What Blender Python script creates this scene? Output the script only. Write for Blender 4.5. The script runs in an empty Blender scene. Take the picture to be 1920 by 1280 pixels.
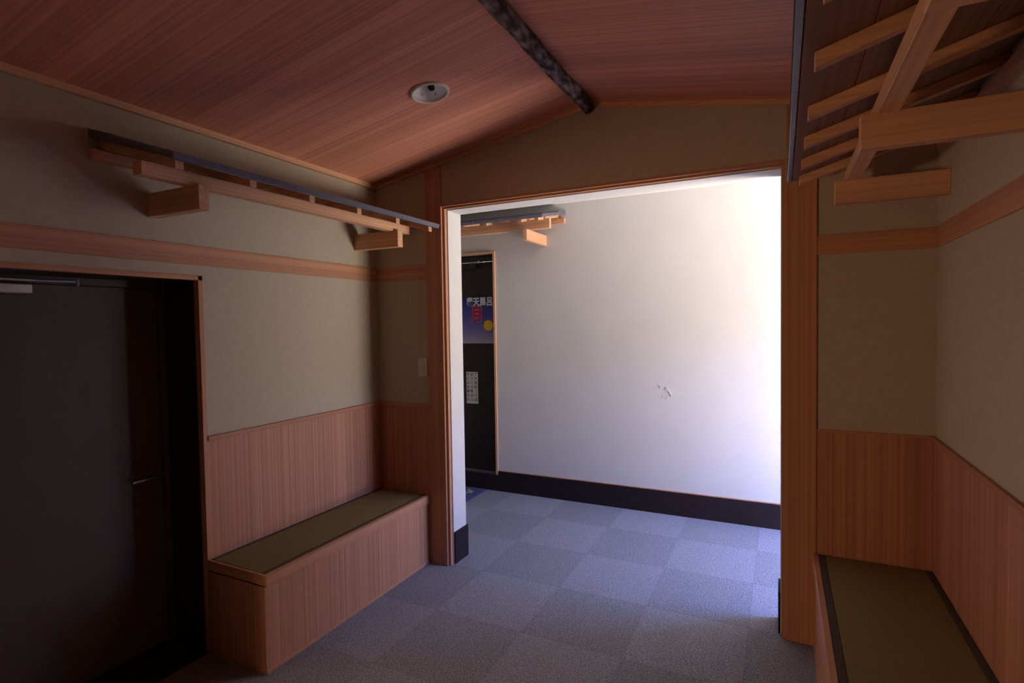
import bpy, bmesh, math, random
from mathutils import Vector, Matrix
random.seed(7)
C = bpy.context.scene.collection

# ------------------------------------------------------------------ camera
def R(a): return math.radians(a)
F_PX, YAW, PITCH, ROLL, CAM_H = 1020.2, 26.354, 1.907, -0.8843, 1.6
y_, p_, r_ = R(YAW), R(PITCH), R(ROLL)
fwd = Vector((-math.sin(y_)*math.cos(p_), math.cos(y_)*math.cos(p_), -math.sin(p_)))
rgt = Vector((math.cos(y_), math.sin(y_), 0)); up = rgt.cross(fwd)
rr = rgt*math.cos(r_) + up*math.sin(r_); uu = up*math.cos(r_) - rgt*math.sin(r_)
cd = bpy.data.cameras.new('camera'); cam = bpy.data.objects.new('camera', cd); C.objects.link(cam)
m = Matrix((rr, uu, -fwd)).transposed().to_4x4(); m.translation = (0, 0, CAM_H)
cam.matrix_world = m
cd.sensor_width = 36; cd.lens = F_PX/1920*36; cd.clip_start = .02; cd.clip_end = 200
bpy.context.scene.camera = cam

# ------------------------------------------------------------------ light
XE = 1.5                                    # the glazed door at the corridor's right end
DOOR_Y0, DOOR_Y1, DOOR_Z0, DOOR_Z1 = 3.26, 4.46, .02, 1.70
w = bpy.data.worlds.new('daylight'); bpy.context.scene.world = w; w.use_nodes = True
nt = w.node_tree; nt.nodes.clear()
o_ = nt.nodes.new('ShaderNodeOutputWorld'); bg = nt.nodes.new('ShaderNodeBackground')
tc = nt.nodes.new('ShaderNodeTexCoord'); sx = nt.nodes.new('ShaderNodeSeparateXYZ'); cr = nt.nodes.new('ShaderNodeValToRGB')
mr = nt.nodes.new('ShaderNodeMapRange'); mr.inputs['From Min'].default_value = -1; mr.inputs['From Max'].default_value = 1
nt.links.new(tc.outputs['Generated'], sx.inputs[0]); nt.links.new(sx.outputs['Z'], mr.inputs['Value'])
nt.links.new(mr.outputs[0], cr.inputs[0]); nt.links.new(cr.outputs[0], bg.inputs[0]); nt.links.new(bg.outputs[0], o_.inputs[0])
e = cr.color_ramp.elements
e[0].position = .0; e[0].color = (1.0, .87, .77, 1)          # sunlit paving and walls opposite
e[1].position = 1.0; e[1].color = (.18, .28, .9, 1)         # zenith
a = e.new(.49); a.color = (1.0, .88, .79, 1)
a = e.new(.54); a.color = (.33, .47, 1.2, 1)                 # sky above the horizon
bg.inputs[1].default_value = 48.0
cy = bpy.context.scene.cycles
cy.max_bounces = 16; cy.diffuse_bounces = 12; cy.glossy_bounces = 4; cy.sample_clamp_indirect = 8
ld = bpy.data.lights.new('door_portal', 'AREA'); ld.shape = 'RECTANGLE'
ld.size = DOOR_Y1-DOOR_Y0; ld.size_y = DOOR_Z1-DOOR_Z0; ld.cycles.is_portal = True
lo = bpy.data.objects.new('door_portal', ld); C.objects.link(lo)
lo.location = (XE+.02, (DOOR_Y0+DOOR_Y1)/2, (DOOR_Z0+DOOR_Z1)/2); lo.rotation_euler = (R(90), 0, R(90))
pl = bpy.data.lights.new('passage_lamp', 'POINT'); pl.energy = 112; pl.color = (1, .62, .40); pl.shadow_soft_size = .2
po_ = bpy.data.objects.new('passage_lamp', pl); C.objects.link(po_); po_.location = (-3.10, -.95, 1.20)
vs = bpy.context.scene.view_settings
vs.view_transform = 'Standard'; vs.look = 'None'; vs.gamma = 1; vs.exposure = 0.0; vs.use_curve_mapping = False

# ------------------------------------------------------------------ materials
def mat(name, col, rough=.6, spec=.3, metal=0, noise=None, bump=None):
    """noise=(col2, (sx,sy,sz), lo, hi) mottles; bump=((sx,sy,sz), distance)"""
    m = bpy.data.materials.new(name); m.use_nodes = True
    nt = m.node_tree; b = nt.nodes['Principled BSDF']; L = nt.links
    b.inputs['Base Color'].default_value = (*col, 1); b.inputs['Roughness'].default_value = rough
    b.inputs['Specular IOR Level'].default_value = spec; b.inputs['Metallic'].default_value = metal
    tc = nt.nodes.new('ShaderNodeTexCoord')
    def tex(sc, det=4):
        mp = nt.nodes.new('ShaderNodeMapping'); mp.inputs['Scale'].default_value = sc
        n = nt.nodes.new('ShaderNodeTexNoise'); n.inputs['Scale'].default_value = 1; n.inputs['Detail'].default_value = det; n.inputs['Roughness'].default_value = .45
        L.new(tc.outputs['Object'], mp.inputs[0]); L.new(mp.outputs[0], n.inputs['Vector']); return n
    if noise:
        n = tex(noise[1]); r = nt.nodes.new('ShaderNodeValToRGB')
        r.color_ramp.elements[0].position = noise[2]; r.color_ramp.elements[1].position = noise[3]
        r.color_ramp.elements[0].color = (*noise[0], 1); r.color_ramp.elements[1].color = (*col, 1)
        L.new(n.outputs['Fac'], r.inputs[0]); L.new(r.outputs[0], b.inputs['Base Color'])
    if bump:
        n2 = tex(bump[0], 3); bp = nt.nodes.new('ShaderNodeBump'); bp.inputs['Strength'].default_value = 1
        bp.inputs['Distance'].default_value = bump[1]
        L.new(n2.outputs['Fac'], bp.inputs['Height']); L.new(bp.outputs[0], b.inputs['Normal'])
    return m

def wood(name, col, axis, contrast=.72, rough=.55, fine=70, spec=.3):
    """long streaks of grain running along the axis"""
    sc = [fine]*3
    for a_ in axis: sc['XYZ'.index(a_)] = .16
    d = tuple(c*contrast for c in col)
    m = mat(name, col, rough, spec, noise=((d[0], d[1]*.95, d[2]*.9), tuple(sc), .36, .64), bump=(tuple(s*1.5 for s in sc), .0003))
    nt = m.node_tree; L = nt.links; b = nt.nodes['Principled BSDF']
    # broader bands of tone between the boards of the veneer
    sc2 = [9]*3; [sc2.__setitem__('XYZ'.index(a_), .25) for a_ in axis]
    tc = nt.nodes.new('ShaderNodeTexCoord'); mp = nt.nodes.new('ShaderNodeMapping'); mp.inputs['Scale'].default_value = sc2
    n = nt.nodes.new('ShaderNodeTexNoise'); n.inputs['Scale'].default_value = 1; n.inputs['Detail'].default_value = 2
    mrn = nt.nodes.new('ShaderNodeMapRange'); mrn.inputs['From Min'].default_value = .3; mrn.inputs['From Max'].default_value = .7
    mrn.inputs['To Min'].default_value = .86; mrn.inputs['To Max'].default_value = 1.1
    src = b.inputs['Base Color'].links[0].from_socket
    mx = nt.nodes.new('ShaderNodeVectorMath'); mx.operation = 'SCALE'
    L.new(tc.outputs['Object'], mp.inputs[0]); L.new(mp.outputs[0], n.inputs['Vector']); L.new(n.outputs['Fac'], mrn.inputs['Value'])
    L.new(src, mx.inputs[0]); L.new(mrn.outputs[0], mx.inputs['Scale']); L.new(mx.outputs[0], b.inputs['Base Color'])
    return m

M = {}
M['plaster'] = mat('khaki_plaster', (.50, .425, .32), .9, .1, noise=((.465, .395, .295), (30, 30, 30), .3, .7), bump=((420, 420, 420), .0005))
M['white'] = mat('white_wallpaper', (.63, .62, .595), .85, .15, noise=((.61, .60, .575), (4, 4, 4), .3, .7), bump=((90, 90, 90), .0008))
M['white_smooth'] = mat('white_ceiling_board', (.74, .72, .69), .85, .15, noise=((.72, .70, .67), (6, 6, 6), .3, .7), bump=((200, 200, 200), .0003))
WOOD = (.54, .275, .155)
for ax in 'XYZ':
    M['wood_'+ax] = wood('cedar_'+ax.lower(), WOOD, ax, .8)
M['wood_panel'] = wood('cedar_veneer_panel', (.52, .255, .15), 'Z', .74)
M['wood_ceiling'] = wood('cedar_veneer_ceiling', (.72, .30, .19), 'XZ', .76, .5, 95)
M['rough_X'] = wood('planed_timber_x', (.74, .43, .25), 'X', .82)
M['rough_Y'] = wood('planed_timber_y', (.74, .43, .25), 'Y', .82)
M['rough_Z'] = wood('planed_timber_z', (.74, .43, .25), 'Z', .82)
M['deck'] = wood('dark_roof_board', (.36, .20, .13), 'Y', .7)
M['roof_metal'] = mat('dark_roof_sheet', (.125, .125, .17), .38, .5, noise=((.11, .11, .15), (8, 8, 8), .3, .7), bump=((60, 60, 60), .0003))
M['black_skirt'] = mat('dark_brown_vinyl_skirting', (.026, .016, .017), .75, .15, noise=((.018, .013, .014), (20, 20, 20), .3, .7))
M['carpet_a'] = mat('grey_carpet_tile', (.345, .36, .42), .95, .05, noise=((.17, .178, .225), (130, 130, 130), .36, .64), bump=((420, 420, 420), .003))
M['carpet_b'] = mat('darker_grey_carpet_tile', (.305, .318, .37), .95, .05, noise=((.15, .156, .194), (130, 130, 130), .36, .64), bump=((420, 420, 420), .003))
M['mat_in'] = mat('woven_rush', (.26, .20, .09), .8, .15, noise=((.19, .15, .065), (160, 420, 160), .35, .65), bump=((300, 900, 300), .0012))
M['band'] = mat('dark_cloth_band', (.10, .078, .075), .9, .1, noise=((.08, .062, .06), (300, 300, 300), .3, .7))
M['door'] = mat('dark_brown_door', (.088, .068, .062), .6, .25, noise=((.076, .058, .053), (6, 6, 2), .3, .7))
M['dark_in'] = mat('dark_stained_frame', (.030, .020, .016), .55, .3, noise=((.022, .015, .012), (30, 30, 4), .3, .7))
M['dim_metal'] = mat('dull_dark_metal', (.16, .15, .14), .45, .4, .7)
M['metal'] = mat('satin_metal', (.52, .51, .49), .35, .5, .8, noise=((.48, .47, .45), (40, 40, 40), .3, .7))
M['black'] = mat('black_plastic', (.012, .012, .013), .5, .4)
M['switch'] = mat('ivory_plastic', (.66, .60, .48), .4, .4)
M['lamp_white'] = mat('white_enamel', (.80, .80, .80), .3, .5, noise=((.74, .72, .70), (25, 25, 25), .2, .5))
M['lamp_ring'] = mat('cream_enamel_ring', (.62, .52, .42), .35, .5)
M['bark'] = mat('log_bark', (.36, .27, .25), .75, .25, noise=((.035, .022, .018), (30, 14, 30), .42, .72), bump=((60, 26, 60), .006))
M['lichen'] = M['bark']
M['rug'] = mat('violet_blue_rug', (.10, .105, .22), .95, .05, noise=((.07, .075, .17), (120, 120, 120), .3, .7), bump=((300, 300, 300), .002))
M['rug_mark'] = mat('pale_yellow_pile', (.50, .46, .28), .95, .05)
M['rug_red'] = mat('red_pile', (.42, .12, .12), .95, .05)
M['paper'] = mat('white_paper', (.62, .58, .55), .8, .1, noise=((.58, .54, .51), (20, 20, 20), .3, .7))
M['ink'] = mat('dull_ink', (.12, .08, .10), .8, .1)
M['p_white'] = mat('print_white', (.62, .64, .60), .7, .2)
M['p_red'] = mat('print_red', (.36, .018, .035), .7, .2)
M['p_pink'] = mat('print_pale_outline', (.40, .30, .46), .7, .2)
M['p_yellow'] = mat('print_yellow', (.62, .42, .01), .7, .2)
M['alu'] = mat('bronze_aluminium', (.10, .085, .07), .4, .4, .6)
M['glass'] = mat('clear_glass', (1, 1, 1), 0, .5)
b = M['glass'].node_tree.nodes['Principled BSDF']; b.inputs['Transmission Weight'].default_value = 1; b.inputs['IOR'].default_value = 1.0
# the poster's printed ground runs from navy at the top to grey lilac at the bottom
pm = mat('poster_print', (.03, .035, .15), .6, .25); nt = pm.node_tree
tc = nt.nodes.new('ShaderNodeTexCoord'); sp = nt.nodes.new('ShaderNodeSeparateXYZ'); rp = nt.nodes.new('ShaderNodeValToRGB')
mg = nt.nodes.new('ShaderNodeMapRange'); mg.inputs['From Min'].default_value = 0; mg.inputs['From Max'].default_value = .47
nt.links.new(tc.outputs['Object'], sp.inputs[0]); nt.links.new(sp.outputs['Z'], mg.inputs['Value']); nt.links.new(mg.outputs[0], rp.inputs[0])
nt.links.new(rp.outputs[0], nt.nodes['Principled BSDF'].inputs['Base Color'])
el = rp.color_ramp.elements
el[0].color = (.32, .28, .34, 1); el[1].color = (.010, .012, .05, 1); el[1].position = .98
q = el.new(.22); q.color = (.17, .14, .30, 1); q = el.new(.48); q.color = (.075, .075, .26, 1); q = el.new(.82); q.color = (.03, .035, .16, 1)
M['poster'] = pm

# ------------------------------------------------------------------ helpers
def tag(o, label=None, cat=None, group=None, kind=None):
    if label: o['label'] = label
    if cat: o['category'] = cat
    if group: o['group'] = group
    if kind: o['kind'] = kind
    return o
def thing(name, label, cat, loc, group=None, kind=None):
    o = bpy.data.objects.new(name, None); C.objects.link(o); o.location = loc; o.empty_display_size = .05
    return tag(o, label, cat, group, kind)
def wloc(p):
    v = Vector((0, 0, 0))
    while p is not None: v = v + p.location; p = p.parent
    return v
def link(name, bm, m, parent=None, origin=None, smooth=False):
    """one mesh object; bm is in world coordinates, its origin goes to `origin` (or the parent's)"""
    base = wloc(parent); org = Vector(origin) if origin else base.copy()
    if origin is None and parent is None: org = Vector((0, 0, 0))
    bmesh.ops.recalc_face_normals(bm, faces=bm.faces)
    bm.transform(Matrix.Translation(-org))
    me = bpy.data.meshes.new(name); bm.to_mesh(me); bm.free()
    if smooth:
        for f in me.polygons: f.use_smooth = True
    me.materials.append(m)
    o = bpy.data.objects.new(name, me); C.objects.link(o)
    if parent is not None: o.parent = parent
    o.location = org-base
    return o
def hexa(bm, pts, bev=0):
    v = [bm.verts.new(p) for p in pts]
    fs = [bm.faces.new([v[i] for i in q]) for q in ((0,1,3,2),(4,6,7,5),(0,4,5,1),(2,3,7,6),(0,2,6,4),(1,5,7,3))]
    if bev:
        es = list({ed for f in fs for ed in f.edges})
        bmesh.ops.recalc_face_normals(bm, faces=fs)
        bmesh.ops.bevel(bm, geom=es, offset=bev, segments=1, affect='EDGES', clamp_overlap=True)
def addbox(bm, x0, x1, y0, y1, z0, z1, bev=0):
    hexa(bm, [(x, y, z) for x in (x0, x1) for y in (y0, y1) for z in (z0, z1)], bev)
def box(name, m, x0, x1, y0, y1, z0, z1, parent=None, bev=0, origin=None):
    bm = bmesh.new(); addbox(bm, x0, x1, y0, y1, z0, z1, bev); return link(name, bm, m, parent, origin)
def boxes(name, m, lst, parent=None, bev=0):
    bm = bmesh.new()
    for l in lst: addbox(bm, *l, bev)
    return link(name, bm, m, parent)
def S(o, label=None): return tag(o, label, None, None, 'structure')
def tube(bm, p0, p1, r0, r1=None, n=16, caps=True):
    r1 = r0 if r1 is None else r1
    p0, p1 = Vector(p0), Vector(p1); ax = (p1-p0).normalized()
    a = ax.orthogonal().normalized(); b = ax.cross(a)
    A = [bm.verts.new(p0+(a*math.cos(t)+b*math.sin(t))*r0) for t in [2*math.pi*i/n for i in range(n)]]
    B = [bm.verts.new(p1+(a*math.cos(t)+b*math.sin(t))*r1) for t in [2*math.pi*i/n for i in range(n)]]
    for i in range(n): bm.faces.new((A[i], A[(i+1) % n], B[(i+1) % n], B[i]))
    if caps: bm.faces.new(A); bm.faces.new(B)
def lathe(bm, c, axis, prof, n=40, closed=False):
    c = Vector(c); ax = Vector(axis).normalized(); a = ax.orthogonal().normalized(); b = ax.cross(a)
    rings = []
    for r, h in prof:
        rings.append([bm.verts.new(c+ax*h+(a*math.cos(t)+b*math.sin(t))*r) for t in [2*math.pi*i/n for i in range(n)]] if r > 1e-6 else [bm.verts.new(c+ax*h)])
    pairs = list(zip(rings, rings[1:])) + ([(rings[-1], rings[0])] if closed else [])
    for A, B in pairs:
        for i in range(n):
            q = [A[i % len(A)], A[(i+1) % len(A)], B[(i+1) % len(B)], B[i % len(B)]]
            q = [v for k, v in enumerate(q) if v not in q[:k]]
            bm.faces.new(q)

# ------------------------------------------------------------------ dimensions (metres; the camera stands over the origin)
XL, XR, Y0, Y3, YB, YC = -2.53, .615, 2.995, 3.19, 1.69, 4.562
YN = -2.4                                    # wall behind the camera
ZS, ZC, Zn1, Zn2 = .461, 1.068, 1.904, 1.996
ZCL, ZRG, XRG = 2.563, 2.835, -.9575
SL = (ZRG-ZCL)/(XRG-XL)
ZTOP = 3.05
OL, OR = -1.98, .021                         # inner edges of the two posts
WL, WR = -1.957, -.003                       # white reveals of the opening
ZO = 2.375                                   # underside of the gable plaster
ZCC = 2.655                                  # corridor ceiling
XW = -3.95                                   # corridor's dark left end

# ------------------------------------------------------------------ structure
# floor: one slab with the carpet tiles laid on it as pieces
fl = S(box('floor', M['carpet_b'], XW-.2, XE+.2, YN-.2, YC+.2, -.15, -.008))
STEP = .528; TX, TY = -1.207, 3.022
meshes = {}
def tile_mesh(x0, x1, y0, y1, k):
    key = (round(x1-x0, 4), round(y1-y0, 4), k)
    if key not in meshes:
        bm = bmesh.new(); addbox(bm, 0, x1-x0, 0, y1-y0, 0, .0085, .0004)
        bmesh.ops.recalc_face_normals(bm, faces=bm.faces)
        me = bpy.data.meshes.new('carpet_tile'); bm.to_mesh(me); bm.free(); me.materials.append(M['carpet_b' if k else 'carpet_a']); meshes[key] = me
    return meshes[key]
for i in range(-6, 6):
    for j in range(-9, 4):
        x0, y0 = TX+i*STEP, TY+j*STEP
        inroom = y0 < 3.0
        xa, xb = (XL, XR) if inroom else (XW, XE)
        a0, a1 = max(x0, xa), min(x0+STEP, xb); b0, b1 = max(y0, YN), min(y0+STEP, YC)
        if a1-a0 < .02 or b1-b0 < .02: continue
        o = bpy.data.objects.new('carpet_tile', tile_mesh(a0, a1-.0003, b0, b1-.0003, (i+j) % 2)); C.objects.link(o)
        o.parent = fl; o.location = (a0, b0, -.0085)

# walls of the room
T = .35
wl = S(boxes('wall_left', M['plaster'], [
    (XL-T, XL, YB+.022, Y0+.2, -.1, ZTOP), (XL-T, XL, .50, .78, -.1, ZTOP), (XL-T, XL, YN-.2, -.92, -.1, ZTOP), (XL-T, XL, -.92, .50, 1.56, ZTOP), (XL-T, XL, .78, YB+.022, 1.853, ZTOP)]))
S(box('door_leak_block', M['dark_in'], XL-T-.1, XL-T+.02, .6, 1.9, -.1, 2.0))  # unseen panel added behind the left door to stop daylight leaking in
wr = S(box('wall_right', M['plaster'], XR, XR+.2, YN-.2, Y0+.2, -.1, ZTOP))
wb = S(boxes('wall_back', M['plaster'], [
    (XL, OL-.02, Y0, 3.05, -.1, ZTOP), (OR+.02, XR, Y0, 3.05, -.1, ZTOP), (OL-.02, OR+.02, Y0, 3.05, ZO, ZTOP)]))
S(boxes('wall_corridor_near', M['white'], [
    (XW-.2, WL, 3.05, Y3, -.1, ZTOP), (WR, XE+.2, 3.05, Y3, -.1, ZTOP), (WL, WR, 3.05, Y3, 2.343, ZTOP),
    (WL-.0055, WL, 3.031, 3.05, -.05, 2.343), (WR, WR+.0055, 3.031, 3.05, -.05, 2.343), (WL-.0055, WR+.0055, 3.031, 3.05, 2.343, 2.349)]))
S(box('wall_front', M['dark_in'], XL-T, XR+.2, YN-.12, YN, -.1, ZTOP))
# the passage beyond a second doorway in the left wall, behind the camera, where a warm lamp is on
S(boxes('wall_passage', M['plaster'], [(-4.1, -4.0, -1.9, .6, -.1, 2.4), (-4.1, XL-T+.02, -2.0, -1.9, -.1, 2.4), (-4.1, XL-T, .55, .65, -.1, 2.4),
    (-4.1, XL-T+.02, -2.0, .65, 2.3, 2.4)]))
S(box('floor_passage', M['carpet_b'], -4.1, XL, -2.0, .65, -.15, 0))
S(box('horizon_block', mat('dark_block', (.035, .045, .025), .9, .1), 4.6, 5.0, -3, 11, -.1, 1.9))  # unseen dark block, added outside to hold back daylight near the horizon
# corridor far wall with the door opening
DX0, DX1, DZ0, DZ1 = -3.30, -2.445, .165, 2.262
S(boxes('wall_corridor_far', M['white'], [
    (DX1+.02, XE+.2, YC, YC+.25, -.1, ZTOP), (XW-.2, DX0-.02, YC, YC+.25, -.1, ZTOP), (DX0-.02, DX1+.02, YC, YC+.25, DZ1+.02, ZTOP)]))
S(box('wall_corridor_left', M['white'], XW-.2, XW, Y3, YC, -.1, ZTOP))
S(boxes('wall_corridor_right', M['white'], [
    (XE, XE+.2, Y3, DOOR_Y0, -.1, ZTOP), (XE, XE+.2, DOOR_Y1, YC, -.1, ZTOP), (XE, XE+.2, DOOR_Y0, DOOR_Y1, DOOR_Z1, ZTOP)]))
S(box('ceiling_corridor', M['white_smooth'], XW-.2, XE+.2, Y3, YC, ZCC, ZCC+.2))
# hall ceiling: two boarded slopes that meet under the log, the left one cut for the lamp
LC = Vector((-1.541, 2.246, ZCL+SL*(XL*-1-1.541)))
NRM = Vector((SL, 0, -1)).normalized()       # downward normal of the left slope
def slope_pt(x, y, left=True): return Vector((x, y, ZRG-SL*abs(x-XRG)))
bm = bmesh.new()
outer = [bm.verts.new(slope_pt(x, y)) for x, y in ((XL-.01, YN-.01), (XRG, YN-.01), (XRG, Y0+.01), (XL-.01, Y0+.01))]
ax_a = Vector((1, 0, SL)).normalized(); ax_b = Vector((0, 1, 0))
hole = [bm.verts.new(LC+(ax_a*math.cos(t)+ax_b*math.sin(t))*.084) for t in [2*math.pi*k/40 for k in range(40)]]
es = [bm.edges.new((outer[k], outer[(k+1) % 4])) for k in range(4)] + [bm.edges.new((hole[k], hole[(k+1) % 40])) for k in range(40)]
bmesh.ops.triangle_fill(bm, edges=es, use_beauty=True, normal=NRM)
for f in list(bm.faces):
    if (f.calc_center_median()-LC).length < .07: bm.faces.remove(f)
g = bmesh.ops.extrude_face_region(bm, geom=bm.faces[:])
bmesh.ops.translate(bm, vec=-NRM*.012, verts=[v for v in g['geom'] if isinstance(v, bmesh.types.BMVert)])
ceil_o = S(link('ceiling', bm, M['wood_ceiling']))
bm = bmesh.new()
hexa(bm, [(x, y, ZRG-SL*abs(x-XRG)+dz) for x in (XRG, XR+.01) for y in (YN-.01, Y0+.01) for dz in (0, .012)])
S(link('ceiling_right_slope', bm, M['wood_ceiling']))
S(box('light_block_slab', M['white_smooth'], XW-.3, XE+.3, YN-.2, YC+.3, ZTOP, ZTOP+.1))  # unseen slab added over both ceilings to keep outside light out

# trims: ceiling edge moulding
def slope_strip(name, x0, x1, y0, y1, h, t0=0.0):
    bm = bmesh.new()
    hexa(bm, [(x, y, ZRG-SL*abs(x-XRG)+dz) for x in (x0, x1) for y in (y0, y1) for dz in (-h, .004)])
    return S(link(name, bm, M['rough_X']))
S(box('trim_1', M['rough_Y'], XL, XL+.024, YN, Y0, ZCL-.026, ZCL+.005, bev=.002))
S(box('trim_2', M['wood_Y'], XR-.024, XR, YN, Y0, ZCL-.026, ZCL+.005, bev=.002))
slope_strip('trim_3', XL+.024, XRG, Y0-.012, Y0+.002, .028)
slope_strip('trim_4', XRG, XR-.024, Y0-.012, Y0+.002, .028)
# picture rails
S(box('trim_5', M['wood_Y'], XL, XL+.007, YN, Y0-.007, Zn1, Zn2, bev=.0015))
S(box('trim_6', M['wood_X'], XL, -2.10, Y0-.007, Y0, Zn1, Zn2, bev=.0015))
S(box('trim_7', M['wood_X'], .152, XR, Y0-.007, Y0, Zn1, Zn2, bev=.0015))
S(box('trim_8', M['wood_Y'], XR-.007, XR, YN, Y0-.007, Zn1, Zn2, bev=.0015))
# wainscot sheets and their cap rails (parts of the walls)
box('wainscot_panel', M['wood_panel'], XL, XL+.006, YB+.022, Y0, 0, ZC-.02, wl)
box('wainscot_panel', M['wood_panel'], XL, XL+.006, .51, .755, 0, ZC-.02, wl)
box('cap_rail', M['wood_Y'], XL, XL+.016, YB+.022, Y0, ZC-.022, ZC, wl, .002)
box('cap_rail', M['wood_Y'], XL, XL+.016, .51, .755, ZC-.022, ZC, wl, .002)
box('wainscot_panel', M['wood_panel'], XL+.006, -2.10, Y0-.006, Y0, 0, ZC-.02, wb)
box('cap_rail', M['wood_X'], XL+.016, -2.10, Y0-.014, Y0, ZC-.022, ZC, wb, .002)
box('wainscot_panel', M['wood_panel'], .152, XR-.006, Y0-.006, Y0, 0, ZC-.008, wb)
box('cap_rail', M['wood_X'], .152, XR-.012, Y0-.009, Y0, ZC-.010, ZC, wb, .001)
box('wainscot_panel', M['wood_panel'], XR-.006, XR, YN, Y0, 0, ZC-.02, wr)
box('cap_rail', M['wood_Y'], XR-.016, XR, YN, Y0, ZC-.022, ZC, wr, .002)
# posts and rebated frame of the opening
S(box('trim_9', M['wood_Z'], -2.10, OL, 2.985, 3.05, -.004, 2.66, bev=.0012))
S(box('trim_10', M['wood_Z'], OR, .152, 2.985, 3.05, -.004, 2.67, bev=.0012))
S(box('trim_11', M['wood_Z'], OL, OL+.0165, 3.003, 3.05, -.004, 2.36, bev=.001))
S(box('trim_12', M['wood_Z'], OR-.0165, OR, 3.003, 3.05, -.004, 2.36, bev=.001))
S(box('trim_13', M['wood_X'], OL, OR, 2.985, 3.05, 2.361, ZO, bev=.0012))
S(box('trim_14', M['wood_X'], OL+.0165, OR-.0165, 3.003, 3.05, 2.349, 2.361, bev=.001))
# dark skirting of the corridor
S(boxes('baseboard_far', M['black_skirt'], [(DX1+.012, XE, YC-.012, YC, 0, .190), (XW, DX0-.012, YC-.012, YC, 0, .190)]))
S(box('baseboard_far_bead', M['wood_X'], DX1+.012, XE, YC-.008, YC, .193, .199))
S(box('baseboard_reveal_left', M['black_skirt'], WL, WL+.0105, 3.034, Y3+.011, 0, .213, bev=.0008))
S(box('baseboard_reveal_right', M['black_skirt'], WR-.0105, WR, 3.034, Y3+.011, 0, .213, bev=.0008))
S(boxes('baseboard_near', M['black_skirt'], [(XW, WL, Y3, Y3+.011, 0, .19), (WR, XE, Y3, Y3+.011, 0, .19)]))
S(box('baseboard_corridor_left', M['black_skirt'], XW, XW+.011, Y3+.011, YC-.012, 0, .19))

# ------------------------------------------------------------------ doors
# door_1: closed dark door set deep in the left wall
d1 = thing('door_1', 'dark brown door set deep in the left wall beside the bench', None, (XL, 1.24, 0), None, 'structure')
box('casing', M['wood_Z'], XL-.03, XL+.008, YB, YB+.022, 0, 1.853, d1, .001)
box('casing', M['wood_Z'], XL-.03, XL+.008, .758, .78, 0, 1.853, d1, .001)
box('casing', M['wood_Y'], XL-.03, XL+.008, .758, YB+.022, 1.831, 1.853, d1, .001)
boxes('lining', M['dark_in'], [(-2.87, XL-.03, YB, YB+.02, -.02, 1.831), (-2.87, XL-.03, .76, .78, -.02, 1.831), (-2.87, XL-.03, .78, YB, 1.831, 1.85), (-2.87, XL, .76, YB+.02, -.02, -.001)], d1)
DXF = -2.81
pn = box('door_panel', M['door'], DXF-.04, DXF, .80, YB-.03, .01, 1.797, d1, .002)
boxes('door_frame', M['door'], [(DXF-.04, DXF+.012, .78, YB, 1.799, 1.831), (DXF-.04, DXF+.012, YB-.028, YB, 0, 1.799), (DXF-.04, DXF+.012, .78, .798, 0, 1.799)], d1)
bm = bmesh.new(); tube(bm, (DXF, 1.59, .872), (DXF+.010, 1.59, .872), .026, n=20)
h = link('handle', bm, M['dim_metal'], pn)
bm = bmesh.new(); tube(bm, (DXF+.010, 1.59, .872), (DXF+.05, 1.59, .872), .009); tube(bm, (DXF+.05, 1.597, .872), (DXF+.05, 1.49, .869), .009, .007)
link('lever', bm, M['dim_metal'], pn)
bm = bmesh.new(); addbox(bm, DXF, DXF+.045, .83, 1.142, 1.752, 1.792, .004)
link('closer_body', bm, M['metal'], d1)
bm = bmesh.new()
addbox(bm, DXF+.040, DXF+.056, .95, 1.14, 1.803, 1.811, .001)
tube(bm, (DXF+.048, 1.13, 1.807), (DXF+.035, 1.30, 1.812), .0035, n=8)
tube(bm, (DXF+.035, 1.305, 1.792), (DXF+.035, 1.305, 1.822), .007, n=10)
link('closer_arm', bm, M['metal'], d1)

# door_2: dark door in the corridor's far wall, poster and notice stuck on it
d2 = thing('door_2', 'tall dark door with a pale wood casing at the far end of the corridor', None, ((DX0+DX1)/2, YC, 0), None, 'structure')
box('casing', M['rough_Z'], DX1, DX1+.020, YC-.016, YC+.04, .157, DZ1+.02, d2, .001)
box('casing', M['rough_Z'], DX0-.020, DX0, YC-.016, YC+.04, .157, DZ1+.02, d2, .001)
box('casing', M['rough_X'], DX0, DX1, YC-.016, YC+.04, DZ1, DZ1+.02, d2, .001)
box('step', M['black_skirt'], DX0-.012, DX1+.012, YC-.012, YC+.2, 0, .157, d2)
boxes('lining', M['dark_in'], [(DX1, DX1+.02, YC+.04, YC+.2, .157, DZ1+.02), (DX0-.02, DX0, YC+.04, YC+.2, .157, DZ1+.02), (DX0, DX1, YC+.04, YC+.2, DZ1, DZ1+.02)], d2)
YD = YC+.064
p2 = box('door_panel', M['dark_in'], DX0+.002, DX1-.002, YD, YD+.04, .16, DZ1-.065, d2, .002)
box('door_frame', M['black'], DX0, DX1, YD-.005, YD+.04, DZ1-.062, DZ1, d2)
box('lock_rail', M['dark_in'], DX0+.01, DX1-.01, YD-.005, YD, 1.235, 1.31, p2, .001)
bm = bmesh.new(); addbox(bm, -2.95, -2.66, YD-.045, YD, 2.135, 2.185, .004); link('closer_body', bm, M['black'], d2)
bm = bmesh.new(); addbox(bm, -2.80, -2.60, YD-.07, YD-.056, 2.190, 2.198, .001); tube(bm, (-2.61, YD-.063, 2.18), (-2.61, YD-.063, 2.205), .010, n=10)
tube(bm, (-2.70, YD-.063, 2.18), (-2.70, YD-.063, 2.2), .006, n=8)
link('closer_arm', bm, M['dim_metal'], d2)

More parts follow.
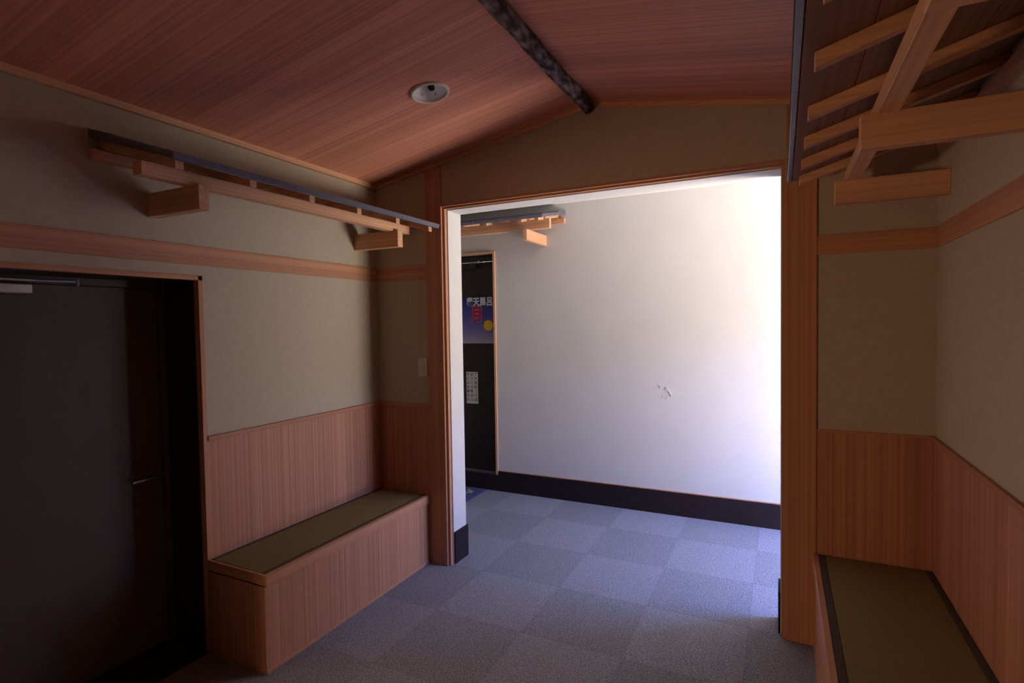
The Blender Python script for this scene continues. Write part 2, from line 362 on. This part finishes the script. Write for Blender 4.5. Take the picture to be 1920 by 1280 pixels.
# door_3: glazed door at the corridor's right end, out of the picture; daylight comes through it
d3 = thing('door_3', 'glazed door at the right end of the corridor', None, (XE, (DOOR_Y0+DOOR_Y1)/2, 0), None, 'structure')
boxes('door_frame', M['alu'], [(XE+.03, XE+.07, DOOR_Y0, DOOR_Y0+.03, 0, DOOR_Z1), (XE+.03, XE+.07, DOOR_Y1-.03, DOOR_Y1, 0, DOOR_Z1),
    (XE+.03, XE+.07, DOOR_Y0, DOOR_Y1, DOOR_Z1-.03, DOOR_Z1), (XE+.03, XE+.07, DOOR_Y0, DOOR_Y1, 0, .03)], d3)

# ------------------------------------------------------------------ writing
def text_mesh(name, body, m, size, bold, x, y, z, parent, ext=.0004, align='CENTER', sx=1.0, shear=0):
    cu = bpy.data.curves.new(name, 'FONT'); cu.body = body; cu.size = size; cu.offset = bold; cu.extrude = ext
    cu.align_x = align; cu.align_y = 'CENTER'; cu.resolution_u = 3
    o = bpy.data.objects.new(name, cu); C.objects.link(o)
    dg = bpy.context.evaluated_depsgraph_get(); dg.update()
    me = bpy.data.meshes.new_from_object(o.evaluated_get(dg)); bpy.data.objects.remove(o)
    me.transform(Matrix.Rotation(R(90), 4, 'X') @ Matrix.Diagonal((sx, 1, 1, 1)))
    me.materials.clear(); me.materials.append(m)
    q = bpy.data.objects.new(name, me); C.objects.link(q); q.parent = parent
    q.location = Vector((x, y, z))-wloc(parent)
    return q
PY = YD-.0055
po = thing('poster', 'blue moonlit poster with white and red characters and yellow moon, stuck on dark corridor door', 'poster', (-2.70, PY, 1.41))
box('sheet', M['poster'], -2.975, DX1-.03, PY-.0022, PY-.0002, 1.41, 1.868, po)
for k, ch in enumerate('露天風呂'):
    text_mesh('character', ch, M['p_white'], .090, .0028, -2.744+k*.0733, PY-.0030, 1.810, po, ext=.0004, sx=.80)
text_mesh('character_outline', '月', M['p_pink'], .155, .0120, -2.667, PY-.0028, 1.686, po, ext=.0003, sx=.86)
text_mesh('character', '月', M['p_red'], .155, .0080, -2.667, PY-.0038, 1.686, po, ext=.0004, sx=.86)
bm = bmesh.new(); tube(bm, (-2.541, PY-.0040, 1.583), (-2.541, PY-.0023, 1.583), .0505, n=36); link('moon', bm, M['p_yellow'], po)
no = thing('paper_notice', 'small white paper notice with columns of dark characters, below the blue poster', 'notice', (-2.735, PY, .815))
box('sheet', M['paper'], -2.80, -2.668, PY-.0018, PY-.0002, .815, 1.128, no)
for cx, col in ((-2.693, '客天束味こ六ば'), (-2.737, '自下酒以魚は入'), (-2.780, '中上はお湯の方')):
    for k, ch in enumerate(col):
        text_mesh('character', ch, M['ink'], .034, .0007, cx, PY-.0021, 1.102-k*.0415, no, ext=.0003)

# ------------------------------------------------------------------ benches
def bench(name, label, x_wall, x_front, y0, y1, sgn, end_lo):
    """sgn +1: front faces +X (left bench); y0 near end, y1 against the back wall"""
    t = thing(name, label, 'bench', ((x_wall+x_front)/2, (y0+y1)/2, 0), 'built-in wall benches')
    def bx(n, m, a0, a1, yy0, yy1, z0, z1, bev=0):      # a measured from the wall towards the room
        xs = sorted((x_wall+sgn*a0, x_wall+sgn*a1)); return box(n, m, xs[0], xs[1], yy0, yy1, z0, z1, t, bev)
    D = abs(x_front-x_wall); g = .008
    bx('front_panel', M['wood_panel'], D-.024, D-.010, y0+.012, y1, .016, ZS-.048)
    bx('end_panel', M['wood_panel'], g, D-.010, y0, y0+.012, .0, ZS-.048)
    bx('base_strip', M['wood_Y'], D-.012, D-.006, y0, y1, 0, .018, .001)
    bx('front_rail', M['wood_Y'], D-.024, D, y0, y1, ZS-.055, ZS, .002)
    bx('end_rail', M['wood_X'], g, D-.024, y0, y0+.014, ZS-.055, ZS, .0015)
    bx('seat_board', M['wood_Y'], g, D-.024, y0+.014, y1, ZS-.030, ZS-.010)
    bx('seat_mat', M['mat_in'], g+.024, D-.052, y0+.018, y1-.004, ZS-.0095, ZS-.001, .002)
    bx('mat_border', M['band'], D-.051, D-.0255, y0+.018, y1-.004, ZS-.0095, ZS-.0002, .002)
    bx('mat_border', M['band'], g, g+.023, y0+.018, y1-.004, ZS-.0095, ZS-.0002, .002)
    return t
bench('wall_bench', 'cedar box bench with woven rush seat against the left wall beside the dark door', XL, -2.112, YB+.0, Y0-.010, 1, True)
bench('wall_bench', 'cedar box bench with woven rush seat under the right-hand wall, near the camera', XR, .138, -.6, Y0-.010, -1, False)

# ------------------------------------------------------------------ small roofs (eaves) on the walls
def eave(label, P, zt, D, u0, u1, brackets, blen, bz, bw, beam, beam_u, beam_z, rafters, seams, ledger_h, ledger_u, axis, S_=.30, zro=.061, group='small decorative eaves on the walls'):
    """P(u, d, z) -> world; u runs along the wall, d is the distance off it; zt = top of the roof at its edge"""
    um = (u0+u1)/2
    t = thing('eave', label, 'eave', P(um, 0, bz[0]), group)
    al, ac = ('Y', 'X') if axis == 'Y' else ('X', 'Y')
    def hx(n, m, ua, ub, da, db, za, zb, slope=False, par=t, bev=0):
        bm = bmesh.new(); f = (lambda d: S_*(D-d)) if slope else (lambda d: 0)
        hexa(bm, [P(u, d, z+f(d)) for u in (ua, ub) for d in (da, db) for z in (za, zb)], bev)
        o = link(n, bm, m, par)
        return o
    for ub in brackets: hx('bracket', M['rough_'+ac], ub[0], ub[1], 0, blen, bz[0], bz[1], bev=.002)
    hx('beam', M['rough_'+al], beam_u[0], beam_u[1], beam[0], beam[1], beam_z[0], beam_z[1], bev=.002)
    zr = zt-zro
    for ur in rafters: hx('rafter', M['rough_'+ac], ur-.017, ur+.017, .004, D-.045, zr, zr+.036, True, bev=.0015)
    zw = zr+S_*D
    hx('ledger', M['rough_'+al], ledger_u[0], ledger_u[1], 0, .028, zw-ledger_h, zw-.012, bev=.0015)
    n = 4; dw = (D-.018)/n
    for k in range(n): hx('roof_board', M['deck'], u0+.004, u1-.004, k*dw+.001, (k+1)*dw-.001, zr+.0365, zr+.0475, True)
    ss = [u0]+list(seams)+[u1]
    for a, b_ in zip(ss, ss[1:]):
        hx('fascia', M['roof_metal'], a+.0012, b_-.0012, D-.016, D, zt-.026, zt-.001, bev=.0012)
        hx('roof_sheet', M['roof_metal'], a+.0006, b_-.0006, 0, D+.003, zr+.048, zt+.001, True)
    for a, b_ in ((u0, u0+.014), (u1-.014, u1)):
        hx('end_fascia', M['roof_metal'], a, b_, 0, D-.017, zt-.026, zt+.0002, True)
    hx('roof_batten', M['roof_metal'], u0, u1, 0.0, .16, zt+.0005, zt+.010, True)
    return t
eave('long eave high on the left wall above the dark door and bench', lambda u, d, z: Vector((XL+d, u, z)), 2.246, .545, 1.25, 2.972,
     [(1.47, 1.517), (2.780, 2.830)], .360, (2.097, 2.200), .05, (.275, .33), (1.262, 2.945), (2.196, 2.249),
     [1.303, 1.622, 1.950, 2.278, 2.605, 2.935], [1.637, 2.587], .055, (1.25, 2.95), 'Y')
eave('eave seen from below with rafters and beam, on the right-hand wall', lambda u, d, z: Vector((XR-d, u, z)), 2.246, .590, .15, 2.80,
     [(1.085, 1.13), (1.925, 1.972), (2.784, 2.832)], .405, (2.100, 2.200), .05, (.308, .363), (.25, 2.86), (2.196, 2.249),
     [.54, .86, 1.185, 1.50, 1.865, 2.165, 2.455, 2.735], [.7, 1.7], .055, (.25, 2.88), 'Y', .30, .070)
eave('smaller eave above the dark door on the white corridor wall', lambda u, d, z: Vector((u, YC-d, z)), 2.475, .517, -3.90, -1.715,
     [(-3.62, -3.58), (-1.935, -1.895)], .43, (2.290, 2.384), .05, (.33, .362), (-3.80, -1.717), (2.384, 2.466),
     [-3.57, -3.245, -2.92, -2.592, -2.268, -1.940, -1.788], [-3.0, -2.36], .060, (-3.80, -1.716), 'X', .21, .050)

# ------------------------------------------------------------------ ridge log
bm = bmesh.new(); n = 20; rows = 90; prev = None
lg_z = 2.808; lg_r = .036
for k in range(rows+1):
    yy = YN+.005 + (Y0-.014-YN)*k/rows
    ring = []
    for q in range(n):
        t = 2*math.pi*q/n
        rad = lg_r*(1+.05*math.sin(yy*9+q*.9)+.05*math.sin(yy*23+1.7*math.sin(t*2))+random.uniform(-.035, .035))
        if k in (0, rows): rad *= .93
        ring.append(bm.verts.new((XRG-.012+.006*math.sin(yy*1.9)+rad*math.cos(t), yy, lg_z+rad*math.sin(t))))
    if prev:
        for q in range(n): bm.faces.new((prev[q], prev[(q+1) % n], ring[(q+1) % n], ring[q]))
    else: bm.faces.new(ring)
    prev = ring
bm.faces.new(prev)
o = link('ridge_log', bm, M['bark'], None, (XRG, Y0, lg_z), smooth=True)
tag(o, 'dark rough bark log running along the ridge of the wooden ceiling', 'log')

# ------------------------------------------------------------------ recessed ceiling lamp
lt = thing('ceiling_lamp', 'round white recessed lamp in the left slope of the wooden ceiling', 'lamp', LC)
bm = bmesh.new(); lathe(bm, LC, NRM, [(.098, 0), (.098, .004), (.094, .010), (.086, .012), (.081, .008), (.080, -.004)]); link('trim_ring', bm, M['lamp_ring'], lt, smooth=True)
bm = bmesh.new(); lathe(bm, LC, NRM, [(.0805, -.002), (.078, -.03), (.072, -.07), (.060, -.105), (0, -.112)]); link('reflector', bm, M['lamp_white'], lt, smooth=True)
fd = Vector((-.565, .825, 0)); rd = Vector((.825, .565, 0))
hc = LC+fd*.072+rd*.018-NRM*.058; bm = bmesh.new(); tube(bm, hc+fd*.012, hc-fd*.006, .019, .019, n=20); link('socket', bm, M['black'], lt)
for an in (100, 150):
    c = LC+(ax_a*math.cos(R(an))+ax_b*math.sin(R(an)))*.0765
    bm = bmesh.new(); tube(bm, c-NRM*.030, c-NRM*.022, .005, n=10); link('screw', bm, M['metal'], lt)

# ------------------------------------------------------------------ light switch
sw = thing('light_switch', 'ivory light switch plate on the plaster beside the left post', 'switch', (-2.150, Y0, 1.316))
box('plate', M['switch'], -2.188, -2.112, Y0-.008, Y0, 1.253, 1.380, sw, .003)
box('rocker', M['switch'], -2.166, -2.134, Y0-.012, Y0-.008, 1.285, 1.348, sw, .0015)

# ------------------------------------------------------------------ door mat in the corridor
rg = thing('door_mat', 'violet blue mat on the carpet in front of the corridor door', 'mat', (-2.85, 4.30, 0))
box('mat_body', M['rug'], -3.30, -2.535, 4.02, 4.535, 0, .008, rg, .002)
boxes('mat_border', M['rug'], [(-3.29, -2.545, 4.03, 4.05, .008, .0095), (-2.565, -2.545, 4.05, 4.525, .008, .0095), (-3.29, -2.565, 4.505, 4.525, .008, .0095)], rg)
bm = bmesh.new()
for (x, y, dx, dy) in ((-2.66, 4.42, .055, .016), (-2.635, 4.40, .016, .06), (-2.69, 4.455, .03, .014), (-2.67, 4.37, .05, .014), (-2.78, 4.40, .05, .016), (-2.77, 4.36, .016, .05), (-2.90, 4.40, .06, .016), (-2.90, 4.36, .016, .06)):
    bm = bmesh.new(); addbox(bm, x-dx/2, x+dx/2, y-dy/2, y+dy/2, .008, .0098); link('mat_mark', bm, M['rug_mark'], rg)
for (x, y, dx, dy) in ((-2.655, 4.31, .05, .018), (-2.72, 4.27, .05, .018)):
    bm = bmesh.new(); addbox(bm, x-dx/2, x+dx/2, y-dy/2, y+dy/2, .008, .0098); link('mat_mark', bm, M['rug_red'], rg)

# ------------------------------------------------------------------ torn paper flakes on the far wall
wbl = thing('wall_blister', '', '', (-.87, YC, 1.01))
def flake(x, z, w_, h_, ang, lift):
    bm = bmesh.new()
    c, s = math.cos(ang), math.sin(ang)
    pts = [(-w_, -h_), (w_, -h_*.5), (w_*.7, h_), (-w_*.6, h_*.8)]
    vs_ = [bm.verts.new((x+c*a-s*b2, YC-(lift if i in (1, 2) else .0005), z+s*a+c*b2)) for i, (a, b2) in enumerate(pts)]
    vb = [bm.verts.new((v.co.x, YC+.001, v.co.z)) for v in vs_]
    bm.faces.new(vs_); bm.faces.new(vb[::-1])
    for i in range(4): bm.faces.new((vs_[i], vb[i], vb[(i+1) % 4], vs_[(i+1) % 4]))
    link('flake', bm, M['white'], wbl)
for x, z, w_, h_, a_, l_ in ((-.905, 1.058, .006, .020, .5, .006), (-.945, 1.045, .010, .006, .2, .005), (-.858, 1.045, .010, .016, -.3, .007), (-.843, 1.040, .005, .012, .2, .005), (-.820, .998, .007, .024, .45, .009), (-.880, .975, .012, .006, .4, .004), (-.850, .965, .014, .005, .5, .004), (-.835, 1.02, .006, .008, .1, .004)):
    flake(x, z, w_, h_, a_, l_)
tag(wbl, 'small patch of torn wallpaper on the white corridor wall', 'damage')
